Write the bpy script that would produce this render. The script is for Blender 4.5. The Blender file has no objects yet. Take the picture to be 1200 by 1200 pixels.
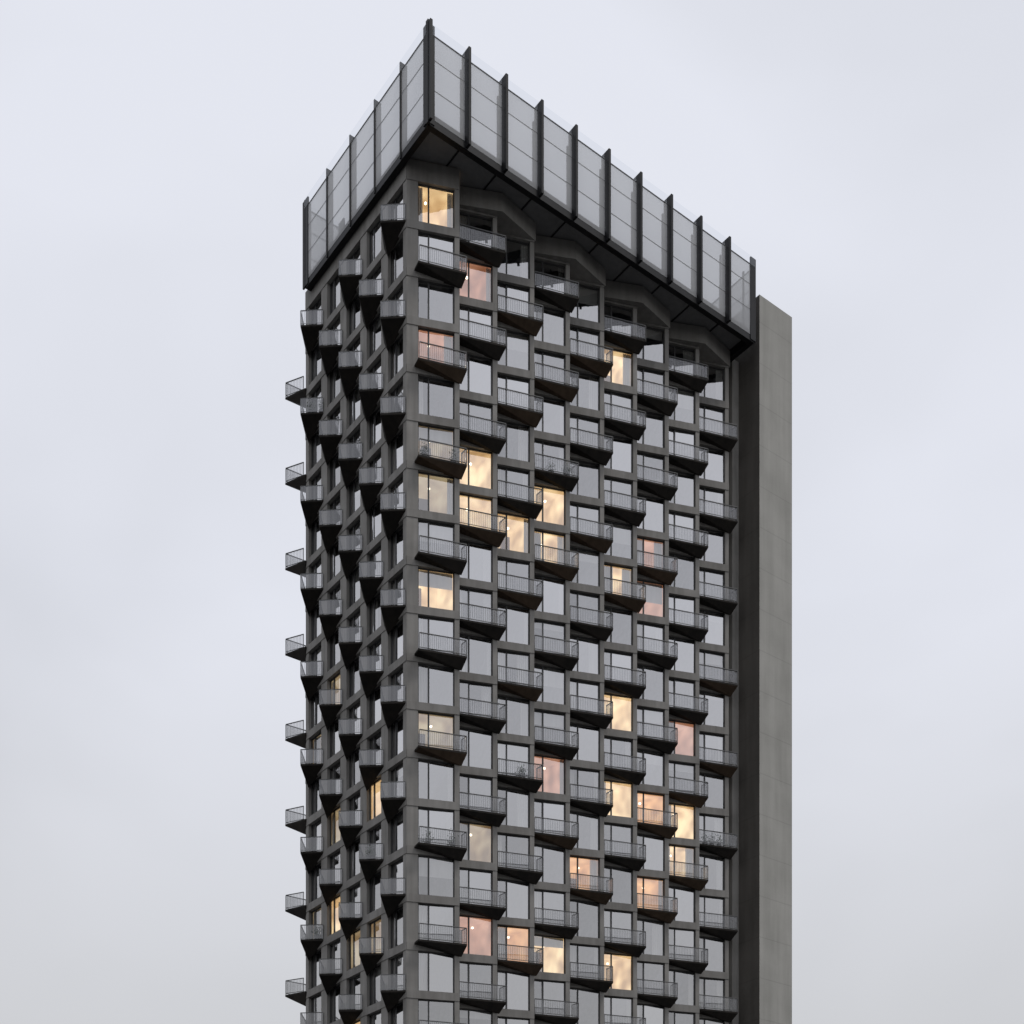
import bpy, math, random
from mathutils import Vector
random.seed(7)
S=bpy.context.scene
# ---------------------------------------------------------------- materials
def newmat(name):
    m=bpy.data.materials.new(name); m.use_nodes=True
    nt=m.node_tree; nt.nodes.clear()
    o=nt.nodes.new('ShaderNodeOutputMaterial')
    return m,nt,o
def N(nt,t,**k):
    n=nt.nodes.new(t)
    for a,b in k.items(): setattr(n,a,b)
    return n
def rough_mat(name,c1,c2,rough=.8,scale=.6,streak=True,metal=0,bump=.15,joints=None,spec=.5):
    m,nt,o=newmat(name)
    p=N(nt,'ShaderNodeBsdfPrincipled'); p.inputs['Roughness'].default_value=rough
    p.inputs['Metallic'].default_value=metal; p.inputs['Specular IOR Level'].default_value=spec
    tc=N(nt,'ShaderNodeTexCoord')
    n1=N(nt,'ShaderNodeTexNoise'); n1.inputs['Scale'].default_value=scale; n1.inputs['Detail'].default_value=6
    mp=N(nt,'ShaderNodeMapping'); mp.inputs['Scale'].default_value=(3,3,.25 if streak else 3)
    n2=N(nt,'ShaderNodeTexNoise'); n2.inputs['Scale'].default_value=scale*1.5; n2.inputs['Detail'].default_value=5
    nt.links.new(tc.outputs['Object'],n1.inputs['Vector'])
    nt.links.new(tc.outputs['Object'],mp.inputs['Vector']); nt.links.new(mp.outputs[0],n2.inputs['Vector'])
    ad=N(nt,'ShaderNodeMath',operation='ADD'); nt.links.new(n1.outputs[0],ad.inputs[0]); nt.links.new(n2.outputs[0],ad.inputs[1])
    mr=N(nt,'ShaderNodeMapRange'); mr.inputs[1].default_value=.7; mr.inputs[2].default_value=1.3
    nt.links.new(ad.outputs[0],mr.inputs[0])
    mx=N(nt,'ShaderNodeMix',data_type='RGBA'); mx.inputs[6].default_value=(*c1,1); mx.inputs[7].default_value=(*c2,1)
    nt.links.new(mr.outputs[0],mx.inputs[0])
    col=mx.outputs[2]
    if joints:
        sp=N(nt,'ShaderNodeSeparateXYZ'); nt.links.new(tc.outputs['Object'],sp.inputs[0])
        dv=N(nt,'ShaderNodeMath',operation='DIVIDE'); dv.inputs[1].default_value=joints; nt.links.new(sp.outputs[2],dv.inputs[0])
        fr=N(nt,'ShaderNodeMath',operation='FRACT'); nt.links.new(dv.outputs[0],fr.inputs[0])
        lt=N(nt,'ShaderNodeMath',operation='LESS_THAN'); lt.inputs[1].default_value=.025; nt.links.new(fr.outputs[0],lt.inputs[0])
        ml=N(nt,'ShaderNodeMath',operation='MULTIPLY'); ml.inputs[1].default_value=.18; nt.links.new(lt.outputs[0],ml.inputs[0])
        m2=N(nt,'ShaderNodeMix',data_type='RGBA'); nt.links.new(col,m2.inputs[6]); m2.inputs[7].default_value=(c1[0]*.3,c1[1]*.3,c1[2]*.3,1)
        nt.links.new(ml.outputs[0],m2.inputs[0]); col=m2.outputs[2]
    nt.links.new(col,p.inputs['Base Color'])
    if bump:
        b=N(nt,'ShaderNodeBump'); b.inputs['Strength'].default_value=bump; b.inputs['Distance'].default_value=.05
        n3=N(nt,'ShaderNodeTexNoise'); n3.inputs['Scale'].default_value=9; nt.links.new(tc.outputs['Object'],n3.inputs['Vector'])
        nt.links.new(n3.outputs[0],b.inputs['Height']); nt.links.new(b.outputs[0],p.inputs['Normal'])
    nt.links.new(p.outputs[0],o.inputs[0]); return m
M_wall=rough_mat('facade_concrete',(.19,.182,.170),(.29,.279,.262))
M_band=rough_mat('facade_band',(.175,.167,.156),(.27,.260,.245))
M_slab=rough_mat('balcony_slab_dark',(.018,.017,.016),(.036,.031,.027),spec=.15)
M_brown=rough_mat('balcony_soffit_brown',(.05,.035,.024),(.085,.06,.042),spec=.15)  # browner soffit tone, used below lit rooms and a few random balconies
M_core=rough_mat('core_concrete',(.30,.295,.272),(.40,.392,.365),scale=.35,joints=3.12)
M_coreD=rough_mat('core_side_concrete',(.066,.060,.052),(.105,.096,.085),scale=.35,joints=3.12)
M_soff=rough_mat('crown_soffit_metal',(.20,.20,.203),(.26,.26,.263),rough=.6,streak=False)
M_black=rough_mat('black_metal',(.010,.010,.011),(.018,.018,.02),rough=.5,bump=0,spec=.2)
M_frame=rough_mat('window_frame_metal',(.03,.03,.031),(.05,.05,.052),rough=.45,bump=0)
M_rail=rough_mat('railing_metal',(.09,.09,.09),(.13,.13,.13),rough=.5,bump=0)
M_room=rough_mat('room_plaster',(.24,.24,.25),(.40,.40,.41),rough=.9,streak=False,bump=0)
M_curt=rough_mat('curtain_fabric',(.60,.59,.57),(.78,.77,.75),rough=.95,bump=0)
M_furn=rough_mat('furniture_wood',(.05,.03,.02),(.14,.09,.06),rough=.6,bump=0)
M_ground=rough_mat('ground_asphalt',(.045,.045,.047),(.07,.07,.07),rough=.9,scale=.2,streak=False)
M_leaf=rough_mat('plant_leaves',(.03,.06,.02),(.07,.11,.04),streak=False,bump=0)

def glass_mat(name,refl,var,tint,attr=True,rough=.02,trans=(.88,.89,.89)):
    m,nt,o=newmat(name)
    g=N(nt,'ShaderNodeBsdfGlossy'); g.inputs['Color'].default_value=(*tint,1); g.inputs['Roughness'].default_value=rough
    t=N(nt,'ShaderNodeBsdfTransparent'); t.inputs['Color'].default_value=(*trans,1)
    mx=N(nt,'ShaderNodeMixShader')
    if attr:
        a=N(nt,'ShaderNodeAttribute',attribute_name='rnd')
        mr=N(nt,'ShaderNodeMapRange'); mr.inputs[3].default_value=refl-var; mr.inputs[4].default_value=refl+var
        nt.links.new(a.outputs['Fac'],mr.inputs[0]); nt.links.new(mr.outputs[0],mx.inputs[0])
        tc=N(nt,'ShaderNodeTexCoord'); n=N(nt,'ShaderNodeTexNoise'); n.inputs['Scale'].default_value=.9
        nt.links.new(tc.outputs['Object'],n.inputs['Vector'])
        b=N(nt,'ShaderNodeBump'); b.inputs['Strength'].default_value=.15; b.inputs['Distance'].default_value=.02
        nt.links.new(n.outputs[0],b.inputs['Height']); nt.links.new(b.outputs[0],g.inputs['Normal'])
    else: mx.inputs[0].default_value=refl
    nt.links.new(t.outputs[0],mx.inputs[1]); nt.links.new(g.outputs[0],mx.inputs[2]); nt.links.new(mx.outputs[0],o.inputs[0])
    return m
M_glass=glass_mat('window_glass',.53,.20,(.87,.86,.855))
M_rglass=glass_mat('railing_glass',.20,0,(.72,.72,.73),attr=False,rough=.08,trans=(.84,.84,.84))

def lit_mat(name,col,st):
    m,nt,o=newmat(name)
    e=N(nt,'ShaderNodeEmission')
    tc=N(nt,'ShaderNodeTexCoord'); n=N(nt,'ShaderNodeTexNoise'); n.inputs['Scale'].default_value=.8; n.inputs['Detail'].default_value=1
    nt.links.new(tc.outputs['Object'],n.inputs['Vector'])
    mr=N(nt,'ShaderNodeMapRange'); mr.inputs[1].default_value=.3; mr.inputs[2].default_value=.7; mr.inputs[3].default_value=st*.55; mr.inputs[4].default_value=st*1.6
    nt.links.new(n.outputs[0],mr.inputs[0]); nt.links.new(mr.outputs[0],e.inputs['Strength'])
    mf=N(nt,'ShaderNodeMapRange'); mf.inputs[1].default_value=.3; mf.inputs[2].default_value=.7; nt.links.new(n.outputs[0],mf.inputs[0])
    mx=N(nt,'ShaderNodeMix',data_type='RGBA'); mx.inputs[6].default_value=(col[0],col[1]*.75,col[2]*.6,1); mx.inputs[7].default_value=(*col,1)
    nt.links.new(mf.outputs[0],mx.inputs[0]); nt.links.new(mx.outputs[2],e.inputs['Color'])
    d=N(nt,'ShaderNodeBsdfDiffuse'); d.inputs['Color'].default_value=(.4,.36,.3,1)
    a=N(nt,'ShaderNodeAddShader'); nt.links.new(e.outputs[0],a.inputs[0]); nt.links.new(d.outputs[0],a.inputs[1])
    nt.links.new(a.outputs[0],o.inputs[0]); return m
M_lit={'b':lit_mat('room_lit_bright',(1,.76,.42),.85),'o':lit_mat('room_lit_orange',(1,.54,.22),.7),
       'p':lit_mat('room_lit_pink',(1,.50,.32),.42),'w':lit_mat('room_lit_dim',(1,.82,.50),.3)}
m,nt,o=newmat('pendant_lamp_glow'); e=N(nt,'ShaderNodeEmission'); e.inputs[0].default_value=(1,.85,.6,1); e.inputs[1].default_value=5
nt.links.new(e.outputs[0],o.inputs[0]); M_lamp=m

def panel_mat():
    m,nt,o=newmat('crown_frosted_glass')
    d=N(nt,'ShaderNodeBsdfPrincipled'); d.inputs['Roughness'].default_value=.28
    tl=N(nt,'ShaderNodeBsdfTranslucent'); tl.inputs['Color'].default_value=(.88,.89,.90,1)
    tr=N(nt,'ShaderNodeBsdfTransparent'); tr.inputs['Color'].default_value=(.92,.93,.94,1)
    tc=N(nt,'ShaderNodeTexCoord'); n=N(nt,'ShaderNodeTexNoise'); n.inputs['Scale'].default_value=.5; n.inputs['Detail'].default_value=5
    nt.links.new(tc.outputs['Object'],n.inputs['Vector'])
    mx=N(nt,'ShaderNodeMix',data_type='RGBA'); mx.inputs[6].default_value=(.46,.465,.475,1); mx.inputs[7].default_value=(.64,.645,.655,1)
    a=N(nt,'ShaderNodeAttribute',attribute_name='rnd'); av=N(nt,'ShaderNodeMix',data_type='FLOAT'); av.inputs[0].default_value=.35
    nt.links.new(n.outputs[0],av.inputs[2]); nt.links.new(a.outputs['Fac'],av.inputs[3])
    nt.links.new(av.outputs[0],mx.inputs[0]); nt.links.new(mx.outputs[2],d.inputs['Base Color'])
    m1=N(nt,'ShaderNodeMixShader'); m1.inputs[0].default_value=.35; nt.links.new(d.outputs[0],m1.inputs[1]); nt.links.new(tl.outputs[0],m1.inputs[2])
    m2=N(nt,'ShaderNodeMixShader'); m2.inputs[0].default_value=.28; nt.links.new(m1.outputs[0],m2.inputs[1]); nt.links.new(tr.outputs[0],m2.inputs[2])
    nt.links.new(m2.outputs[0],o.inputs[0]); return m
M_panel=panel_mat()
M_clear=glass_mat('crown_clear_glass',.10,0,(.9,.92,.95),attr=False,rough=.02,trans=(.93,.94,.95))
# ---------------------------------------------------------------- mesh buckets
class B:
    def __init__(s,name,mats): s.name=name; s.m=mats; s.v=[]; s.f=[]; s.mi=[]; s.r=[]
    def face(s,pts,mi=0,r=0.):
        i=len(s.v); s.v+= [tuple(p) for p in pts]; s.f.append(tuple(range(i,i+len(pts)))); s.mi.append(mi); s.r.append(r)
    def prism(s,poly,z0,z1,mi=0,mb=None):
        n=len(poly)
        if mb is None: mb=mi
        s.face([(x,y,z1) for x,y in poly],mi); s.face([(x,y,z0) for x,y in poly][::-1],mb)
        for i in range(n):
            a=poly[i]; b=poly[(i+1)%n]
            s.face([(a[0],a[1],z0),(b[0],b[1],z0),(b[0],b[1],z1),(a[0],a[1],z1)],mi)
    def box(s,x0,x1,y0,y1,z0,z1,mi=0): s.prism([(x0,y0),(x1,y0),(x1,y1),(x0,y1)],z0,z1,mi)
    def make(s,parent):
        me=bpy.data.meshes.new(s.name); me.from_pydata(s.v,[],s.f)
        for m in s.m: me.materials.append(m)
        me.polygons.foreach_set('material_index',s.mi)
        a=me.attributes.new('rnd','FLOAT','FACE'); a.data.foreach_set('value',s.r)
        me.update()
        ob=bpy.data.objects.new(s.name,me); S.collection.objects.link(ob); ob.parent=parent; return ob
walls=B('facade_walls',[M_wall,M_band]); glass=B('window_glass',[M_glass]); frames=B('window_frames',[M_frame])
rooms=B('room_interiors',[M_room,M_lit['b'],M_lit['o'],M_lit['p'],M_lit['w'],M_lamp,M_curt,M_furn]); slabs=B('balcony_slabs',[M_slab,M_brown])
rails=B('balcony_railings',[M_rail,M_rglass]); plants=B('balcony_plants',[M_leaf,M_frame])
LI={'b':1,'o':2,'p':3,'w':4}
class Face:
    def __init__(s,O,U,Nn): s.O=Vector(O); s.U=Vector(U); s.N=Vector(Nn)
    def p(s,u,n): return s.O+s.U*u+s.N*n
FR=Face((.5,2.6),(1,0),(0,-1)); FL=Face((.5,3.3),(0,1),(-1,0)); FB=Face((30.4,16.8),(-1,0),(0,1))
H=3.12; F0=78.5; ROWS=25
OB,OT=.12,2.72
def bar(b,P,Q,t0,t1,m,z0,z1,mi=0):
    b.prism([tuple(P+m*t0),tuple(Q+m*t0),tuple(Q+m*t1),tuple(P+m*t1)],z0,z1,mi)
def cell(F,P,Q,Fz,s0,s1,rev,depth,lit,flip=False,door=.3,topband=.0):
    P=F.p(*P);Q=F.p(*Q); d=(Q-P); L=d.length; d=d/L
    m=Vector((-d.y,d.x)); 
    if m.dot(F.N)>0: m=-m
    z0=Fz+OB; z1=Fz+OT
    A=P+d*s0; C=P+d*(L-s1)
    walls.face([(*P,z0),(*A,z0),(*A,z1),(*P,z1)]); walls.face([(*C,z0),(*Q,z0),(*Q,z1),(*C,z1)])
    Ai=A+m*rev; Ci=C+m*rev
    walls.face([(*A,z0),(*Ai,z0),(*Ai,z1),(*A,z1)]); walls.face([(*C,z0),(*Ci,z0),(*Ci,z1),(*C,z1)])
    bar(walls,P,Q,-.04,rev+.12,m,z1,Fz+H+OB+topband,1)
    W=(Ci-Ai).length
    ds=W*door if not flip else W*(1-door)
    def pane(sa,sb,r):
        a=Ai+d*sa; b=Ai+d*sb; t1=random.uniform(-.025,.025); t2=random.uniform(-.02,.02); t3=random.uniform(-.02,.02)
        glass.face([(*a,z0+.01),(*(b+m*t1),z0+.01),(*(b+m*(t1+t2)),z1-.01),(*(a+m*t3),z1-.01)],0,r)
    base=random.uniform(.35,1.) if not lit else random.uniform(.0,.3)
    if not flip: pane(.02,ds,base*random.uniform(.3,1)); pane(ds,W-.02,base)
    else: pane(.02,ds,base); pane(ds,W-.02,base*random.uniform(.3,1))
    def vb(s,w,t=-.05): 
        a=Ai+d*s; bar(frames,a,a+d*w,t,.05,m,z0+.0,z1-.0)
    vb(0,.07); vb(W-.07,.07); vb(ds-.05,.1)
    for zz in (z0,z1-.07): bar(frames,Ai+d*.07,Ci-d*.07,-.045,.045,m,zz,zz+.07)
    inn=-F.N*depth
    a=Ai+m*.07;c=Ci+m*.07; a2=a+inn; c2=c+inn; li=LI.get(lit,0)
    zt=z1-.005; zb=z0+.005
    rooms.face([(*a,zt),(*c,zt),(*c2,zt),(*a2,zt)],li); rooms.face([(*a,zb),(*c,zb),(*c2,zb),(*a2,zb)],0)
    rooms.face([(*a2,zb),(*c2,zb),(*c2,zt),(*a2,zt)],li)
    rooms.face([(*a,zb),(*a2,zb),(*a2,zt),(*a,zt)],li); rooms.face([(*c,zb),(*c2,zb),(*c2,zt),(*c,zt)],li)
    if lit and depth>1:
        q=(a+c)*.5+inn*.35+d*random.uniform(-.3,.3); zz=z1-.55
        rooms.box(q.x-.06,q.x+.06,q.y-.06,q.y+.06,zz,zz+.1,5)
        s=random.uniform(.05,.6)*W; wd=random.uniform(.4,.8); q0=a2+d*s; q1=a2+d*min(s+wd,W-.02)
        bar(rooms,q0-inn*.22,q1-inn*.22,0,.4,m,zb,zb+random.uniform(1.6,2.3),7)
    if random.random()<.6:
        for side in random.choice([(0,),(1,),(0,1)]):
            cw=W*random.uniform(.12,.38); n=max(4,int(cw/.07)); prev=None
            for i in range(n+1):
                s=i/n*cw; s=s if side==0 else W-s
                q=Ai+d*s+m*(.16+(.03 if i%2 else -.03))
                if prev is not None: rooms.face([(*prev,zb+.02),(*q,zb+.02),(*q,zt-.02),(*prev,zt-.02)],6)
                prev=q
    elif random.random()<.35:
        zz=zt-random.uniform(.4,1.5); q0=Ai+d*.08+m*.14; q1=Ci-d*.08+m*.14
        rooms.face([(*q0,zz),(*q1,zz),(*q1,zt-.02),(*q0,zt-.02)],6)
def wallq(F,P,Q,z0,z1,mi=0):
    P=F.p(*P);Q=F.p(*Q); walls.face([(*P,z0),(*Q,z0),(*Q,z1),(*P,z1)],mi)
def railing(path,z,hh=1.05):
    for i in range(len(path)-1):
        a,b=path[i],path[i+1]; d=b-a; L=d.length; d=d/L; m=Vector((-d.y,d.x))
        bar(rails,a,b,-.03,.03,m,z+hh-.05,z+hh); bar(rails,a,b,-.015,.015,m,z+.08,z+.11)
        n=max(4,int(L/.125))
        for k in range(n+1):
            q=a+d*(k*L/n); post=(k==0 or k==n); w=.02 if post else .006
            rails.prism([tuple(q-d*w-m*w),tuple(q+d*w-m*w),tuple(q+d*w+m*w),tuple(q-d*w+m*w)],z-.02 if post else z+.11,z+hh-.05)
        rails.face([(*(a+m*.035),z+.03),(*(b+m*.035),z+.03),(*(b+m*.035),z+hh-.06),(*(a+m*.035),z+hh-.06)],1)
def balcony(F,poly,rail,Fz,off=0,plant=False,apex=None,drop=.5,warm=False):
    pts=[tuple(F.p(u+off,n)) for u,n in poly]
    slabs.prism(pts,Fz-.03,Fz+.09)
    if apex:
        ap=F.p(apex[0]+off,apex[1]); zl=Fz-.032
        for i in range(len(pts)):
            a=pts[i]; b=pts[(i+1)%len(pts)]
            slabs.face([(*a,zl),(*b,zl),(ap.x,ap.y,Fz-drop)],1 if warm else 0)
    path=[F.p(u+off,n) for u,n in rail]
    c=sum(path,Vector((0,0)))/len(path)
    railing([q+(c-q)*.03 for q in path],Fz+.09)
    if plant:
        a,b=path[0],path[1]
        for k in range(random.randint(1,3)):
            q=a.lerp(b,random.uniform(.15,.85)); inn=-F.N*.3; q=q+inn
            plants.box(q.x-.13,q.x+.13,q.y-.13,q.y+.13,Fz+.1,Fz+.4,1)
            for j in range(110):
                v=Vector((random.gauss(0,.14),random.gauss(0,.14),abs(random.gauss(.25,.2))))+Vector((q.x,q.y,Fz+.4))
                e1=Vector([random.uniform(-1,1) for _ in range(3)])*.045; e2=Vector([random.uniform(-1,1) for _ in range(3)])*.045
                plants.face([v-e1,v-e2,v+e1,v+e2])
ctr=[515,560,603,645,686,725,763,799,834]; y0s=[242,272,300,328,352,375,401,422,445]; sp=[56.1,54.8,53.8,52.6,51.8,50.8,49.9,49,48.1]
litR={}
for x,y,k in [(515,242,'b'),(515,410,'p'),(515,525,'w'),(515,580,'w'),(515,692,'b'),(560,328,'p'),(560,548,'b'),(560,602,'b'),(603,625,'b'),
  (645,592,'b'),(645,640,'b'),(686,1025,'o'),(725,430,'b'),(725,680,'b'),(725,835,'b'),(725,937,'b'),(725,1145,'b'),
  (763,650,'p'),(763,698,'p'),(763,1045,'o'),(799,862,'p'),(799,965,'b'),(799,1010,'b'),(560,1100,'p'),(603,1107,'o'),(645,1118,'b'),
  (645,908,'p'),(560,985,'w'),(515,859,'w'),(763,950,'o')]:
    c=ctr.index(x); r=round((y-y0s[c])/sp[c]); litR[(c,r)]=k
litL={(4,10):'w',(3,9):'w',(1,12):'b',(3,12):'w',(3,14):'b',(2,15):'w',(4,17):'w',(1,15):'w',(2,17):'b',(4,14):'w'}
W=3.15
ZTOP=82.55
for r in range(ROWS):
    Fz=F0-r*H; z0=Fz+OB; z1=Fz+OT
    tb=ZTOP-(F0+H+OB) if r==0 else 0
    zb1=Fz+H+OB+tb
    for k in range(9):
        bal=(r+k)%2==1; lit=litR.get((k,r))
        if r>17 and random.random()<.12: lit=random.choice('bow')
        if k==0:
            cell(FR,(0,-.7),(3.2,.7),Fz,.75,.32,.22,2.0,lit,topband=tb)
            wallq(FR,(3.2,.7),(3.85,-.6),z0,zb1)
            if bal: balcony(FR,[(.3,.25),(3.35,1.35),(3.38,.74),(3,.2),(.5,-.7)],[(.3,.25),(3.35,1.35),(3.36,.74)],Fz,plant=(r in(13,5)),apex=(3.3,.78),drop=.62,warm=r in (3,5,11))
            continue
        u=3.85+(k-1)*W
        cell(FR,(u,-.6),(u+2.6,.45),Fz,.2,.3,.22,2.0,lit,topband=tb)
        wallq(FR,(u+2.6,.45),(u+W,-.6),z0,zb1)
        if r==0 and k%2==1:
            walls.prism([tuple(FR.p(*q)) for q in ((u-.1,-.35),(u+2.65,1.0),(u+W+2.7,.5) if k<8 else (u+W,.3),(u+W+2.6,-.4),(u+.2,-.9))],z1+.12,ZTOP+.003)
        if bal: balcony(FR,[(-.3,.1),(2.8,1.2),(2.8,.5),(2.6,-.2),(.1,-.7)],[(-.3,.1),(2.8,1.2),(2.79,.5)],Fz,off=u,plant=random.random()<.03 or (k==8 and r==11),apex=(2.7,.53),drop=.6,warm=bool(lit) or random.random()<.1)
    WL=2.7
    for k in range(5):
        u=k*WL; bal=(r+k)%2==0; lit=litL.get((k,r))
        cell(FL,(u,0),(u+WL,0),Fz,.42,.42,.28,.4 if k==0 else 1.2,lit,flip=True,topband=tb)
        if bal: balcony(FL,[(.02,.03),(1.1,1.3),(2.7,.03),(2.5,-.2),(.2,-.2)],[(.02,.05),(1.1,1.3),(2.68,.05)],Fz,off=u,plant=random.random()<.03,apex=(2.2,.045),drop=.9)
    for k in range(11):
        u=k*2.718
        cell(FB,(u,0),(u+2.718,0),Fz,.42,.42,.25,1.0,None,topband=tb)
        if (r+k)%2==1 and k<10: balcony(FB,[(0,.03),(1.3,1.3),(2.7,.03),(2.5,-.2),(.2,-.2)],[(0,.05),(1.3,1.3),(2.68,.05)],Fz,off=u,apex=(1.35,.045),drop=.8)
    if r%2==1:
        P=[(3.2,16.75),(2.4,18.2),(-.35,18.35),(.35,16.6)]
        slabs.prism(P,Fz-.03,Fz+.09); railing([Vector(P[0]),Vector(P[1])*.995,Vector(P[2])*.995,Vector((.38,16.9))],Fz+.09)
        for i in range(4):
            a=P[i]; b=P[(i+1)%4]; slabs.face([(*a,Fz-.032),(*b,Fz-.032),(.6,16.85,Fz-.95)])
walls.box(29.7,30.4,2.45,4.5,0,ZTOP-.05)
walls.box(.9,30.3,4.0,16.3,0.0,F0-24*H+.11)
walls.face([(.5,3.3,ZTOP-.002),(30.4,3.3,ZTOP-.002),(30.4,16.8,ZTOP-.002),(.5,16.8,ZTOP-.002)])
rooms.box(3.6,30.3,6.3,15.2,.2,F0+H)
A=math.atan2(.6029,.7978)
T=bpy.data.objects.new('apartment_tower',None); S.collection.objects.link(T)
T.location=(-5.24,86.4,0); T.rotation_euler=(0,0,A)
# ---- crown
CX,CY=29.52,15.95; ZB=82.07; ZT=88.25
cf=B('crown_fascia',[M_black,M_soff]); cp=B('crown_glass_panels',[M_panel,M_clear]); fins=B('crown_fins',[M_black,M_rail])
for (x0,x1,y0,y1) in ((0,CX,0,.15),(0,CX,CY-.15,CY),(0,.15,.15,CY-.15),(CX-.15,CX,.15,CY-.15)): cf.box(x0,x1,y0,y1,ZB,ZB+.42,0)
for (x0,x1,y0,y1) in ((.16,CX-.16,.16,.4),(.16,CX-.16,CY-.4,CY-.16),(.16,.4,.4,CY-.4),(CX-.4,CX-.16,.4,CY-.4)): cf.box(x0,x1,y0,y1,ZB+.012,ZB+.95,0)
cf.box(.41,CX-.41,.41,CY-.41,ZB+.62,ZB+.9,1)
cf.box(1.6,CX-.45,4.2,15.2,ZTOP,ZB+.61,0)
for i in range(1,10): cf.box(i*CX/10-.04,i*CX/10+.04,.42,3.5,ZB+.55,ZB+.619,0)
def crown_side(O,U,Nn,L,n,finout,gap,fw=.06,lastfin=None):
    F=Face(O,U,Nn); w=L/n
    for i in range(n):
        a=F.p(i*w+gap,.0); b=F.p((i+1)*w-gap,.0)
        zs=[ZB+.44,ZB+.44+1.9,ZB+.44+3.8,ZT-.45]
        for j in range(3):
            cp.face([(*a,zs[j]+.02),(*b,zs[j]+.02),(*b,zs[j+1]-.02),(*a,zs[j+1]-.02)],0,random.random())
            if j<2: bar(fins,a,b,.0,.05,-F.N,zs[j+1]-.015,zs[j+1]+.015,1)
        a2=F.p(i*w+.05,.12); b2=F.p((i+1)*w-.05,.12)
        cp.face([(*a2,ZT-.55),(*b2,ZT-.55),(*b2,ZT+.1),(*a2,ZT+.1)],1)
        bar(fins,a,b,-.02,.06,-F.N,ZT-.45,ZT-.40,1)
    for i in range(n+1):
        fo=lastfin if (lastfin is not None and i==n) else finout
        fins.prism([tuple(F.p(i*w-fw,fo)),tuple(F.p(i*w+fw,fo)),tuple(F.p(i*w+fw,-.45)),tuple(F.p(i*w-fw,-.45))],ZB+.1,ZT+.12)
crown_side((0,0),(1,0),(0,-1),CX,10,.36,.17,.09,.05)
crown_side((0,0),(0,1),(-1,0),CY,5,.08,.10,.05)
crown_side((0,CY),(1,0),(0,1),CX,10,.3,.15)
crown_side((CX,0),(0,1),(1,0),CY,5,.1,.1)
fins.box(-.12,.12,-.12,.12,ZB,ZT+.25)
cf.box(4,CX-3,5,11,ZB+.9,ZB+4.2,1)
for i in range(0,11):
    x=min(max(i*CX/10,.5),CX-.5); fins.box(x-.05,x+.05,.6,.72,ZB+.9,ZT-.6)
# ---- concrete core
core=B('concrete_core',[M_core,M_coreD])
ZC=86.36; x0,x1,y0,y1=30.4,34.06,.29,16.4
core.face([(x0,y0,0),(x1,y0,0),(x1,y0,ZC),(x0,y0,ZC)],0); core.face([(x1,y0,0),(x1,y1,0),(x1,y1,ZC),(x1,y0,ZC)],0)
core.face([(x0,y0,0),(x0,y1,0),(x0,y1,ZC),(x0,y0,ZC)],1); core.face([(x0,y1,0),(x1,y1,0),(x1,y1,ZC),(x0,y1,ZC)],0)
core.face([(x0,y0,ZC),(x1,y0,ZC),(x1,y1,ZC),(x0,y1,ZC)],0)
for b in (walls,glass,frames,rooms,slabs,rails,plants,cf,cp,fins,core): b.make(T)
g=B('ground',[M_ground]); g.face([(-3000,-3000,0),(3000,-3000,0),(3000,3000,0),(-3000,3000,0)]); g.make(None)
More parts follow.
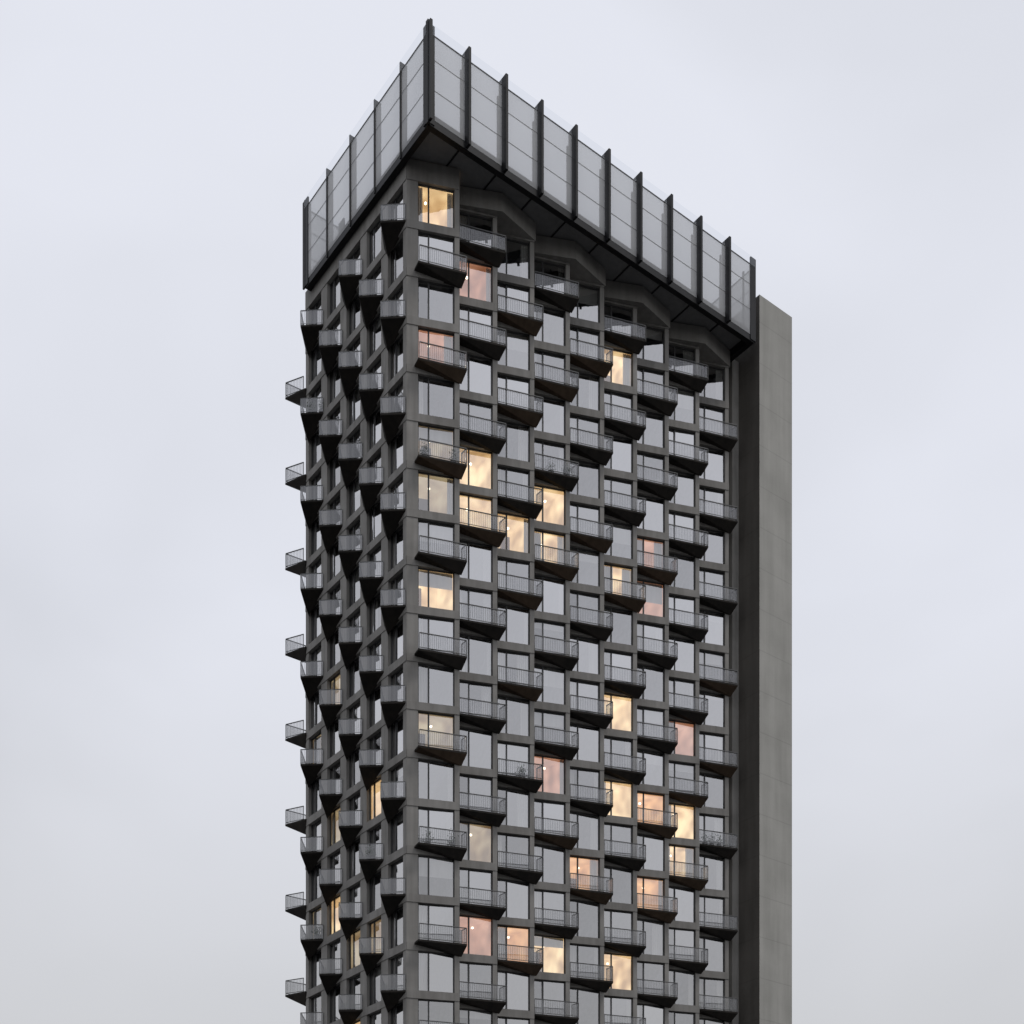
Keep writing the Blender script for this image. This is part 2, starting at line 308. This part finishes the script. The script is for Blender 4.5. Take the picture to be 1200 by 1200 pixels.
# ---- light
sd=Vector((.8,-.45,1.5)).normalized()
el=math.asin(sd.z); az=math.atan2(sd.x,sd.y)
w=bpy.data.worlds.new('World'); S.world=w; w.use_nodes=True; nt=w.node_tree; nt.nodes.clear()
out=N(nt,'ShaderNodeOutputWorld'); bg=N(nt,'ShaderNodeBackground'); bg.inputs[1].default_value=.1
sky=N(nt,'ShaderNodeTexSky',sky_type='NISHITA'); sky.sun_disc=False; sky.sun_elevation=el; sky.sun_rotation=az
tc=N(nt,'ShaderNodeTexCoord'); mp=N(nt,'ShaderNodeMapping'); mp.inputs['Scale'].default_value=(1.2,1.2,2.2)
nt.links.new(tc.outputs['Generated'],mp.inputs[0])
n1=N(nt,'ShaderNodeTexNoise'); n1.inputs['Scale'].default_value=1.9; n1.inputs['Detail'].default_value=4; n1.inputs['Roughness'].default_value=.45
n1.inputs['Distortion'].default_value=.3
nt.links.new(mp.outputs[0],n1.inputs['Vector'])
cr=N(nt,'ShaderNodeValToRGB'); cr.color_ramp.elements[0].position=.34; cr.color_ramp.elements[0].color=(.69,.708,.768,1)
cr.color_ramp.elements[1].position=.60; cr.color_ramp.elements[1].color=(.80,.82,.895,1)
nt.links.new(n1.outputs[0],cr.inputs[0])
sx=N(nt,'ShaderNodeSeparateXYZ'); nt.links.new(tc.outputs['Generated'],sx.inputs[0])
mr=N(nt,'ShaderNodeMapRange'); mr.inputs[1].default_value=.15; mr.inputs[2].default_value=.5; nt.links.new(sx.outputs[2],mr.inputs[0])
hz=N(nt,'ShaderNodeMix',data_type='RGBA'); hz.inputs[6].default_value=(.57,.572,.575,1)
nt.links.new(mr.outputs[0],hz.inputs[0]); nt.links.new(cr.outputs[0],hz.inputs[7])
sc=N(nt,'ShaderNodeVectorMath',operation='SCALE'); sc.inputs['Scale'].default_value=10; nt.links.new(hz.outputs[2],sc.inputs[0])
mx=N(nt,'ShaderNodeMix',data_type='RGBA'); mx.inputs[0].default_value=.96
nt.links.new(sky.outputs[0],mx.inputs[6]); nt.links.new(sc.outputs[0],mx.inputs[7])
nt.links.new(mx.outputs[2],bg.inputs[0]); nt.links.new(bg.outputs[0],out.inputs[0])
L=bpy.data.lights.new('sun','SUN'); L.energy=.95; L.angle=math.radians(12); L.color=(1,.95,.88)
lo=bpy.data.objects.new('sun',L); S.collection.objects.link(lo); lo.rotation_euler=sd.to_track_quat('Z','Y').to_euler(); lo.location=(60,-60,150)
# ---- camera
c=bpy.data.cameras.new('camera'); c.sensor_width=36; c.lens=36*1616/1200; c.shift_y=.875; c.clip_end=8000; c.clip_start=.5
co=bpy.data.objects.new('camera',c); S.collection.objects.link(co); co.location=(0,0,1.6); co.rotation_euler=(math.radians(90),0,0); S.camera=co
S.view_settings.view_transform='Standard'; S.view_settings.look='None'; S.view_settings.exposure=0
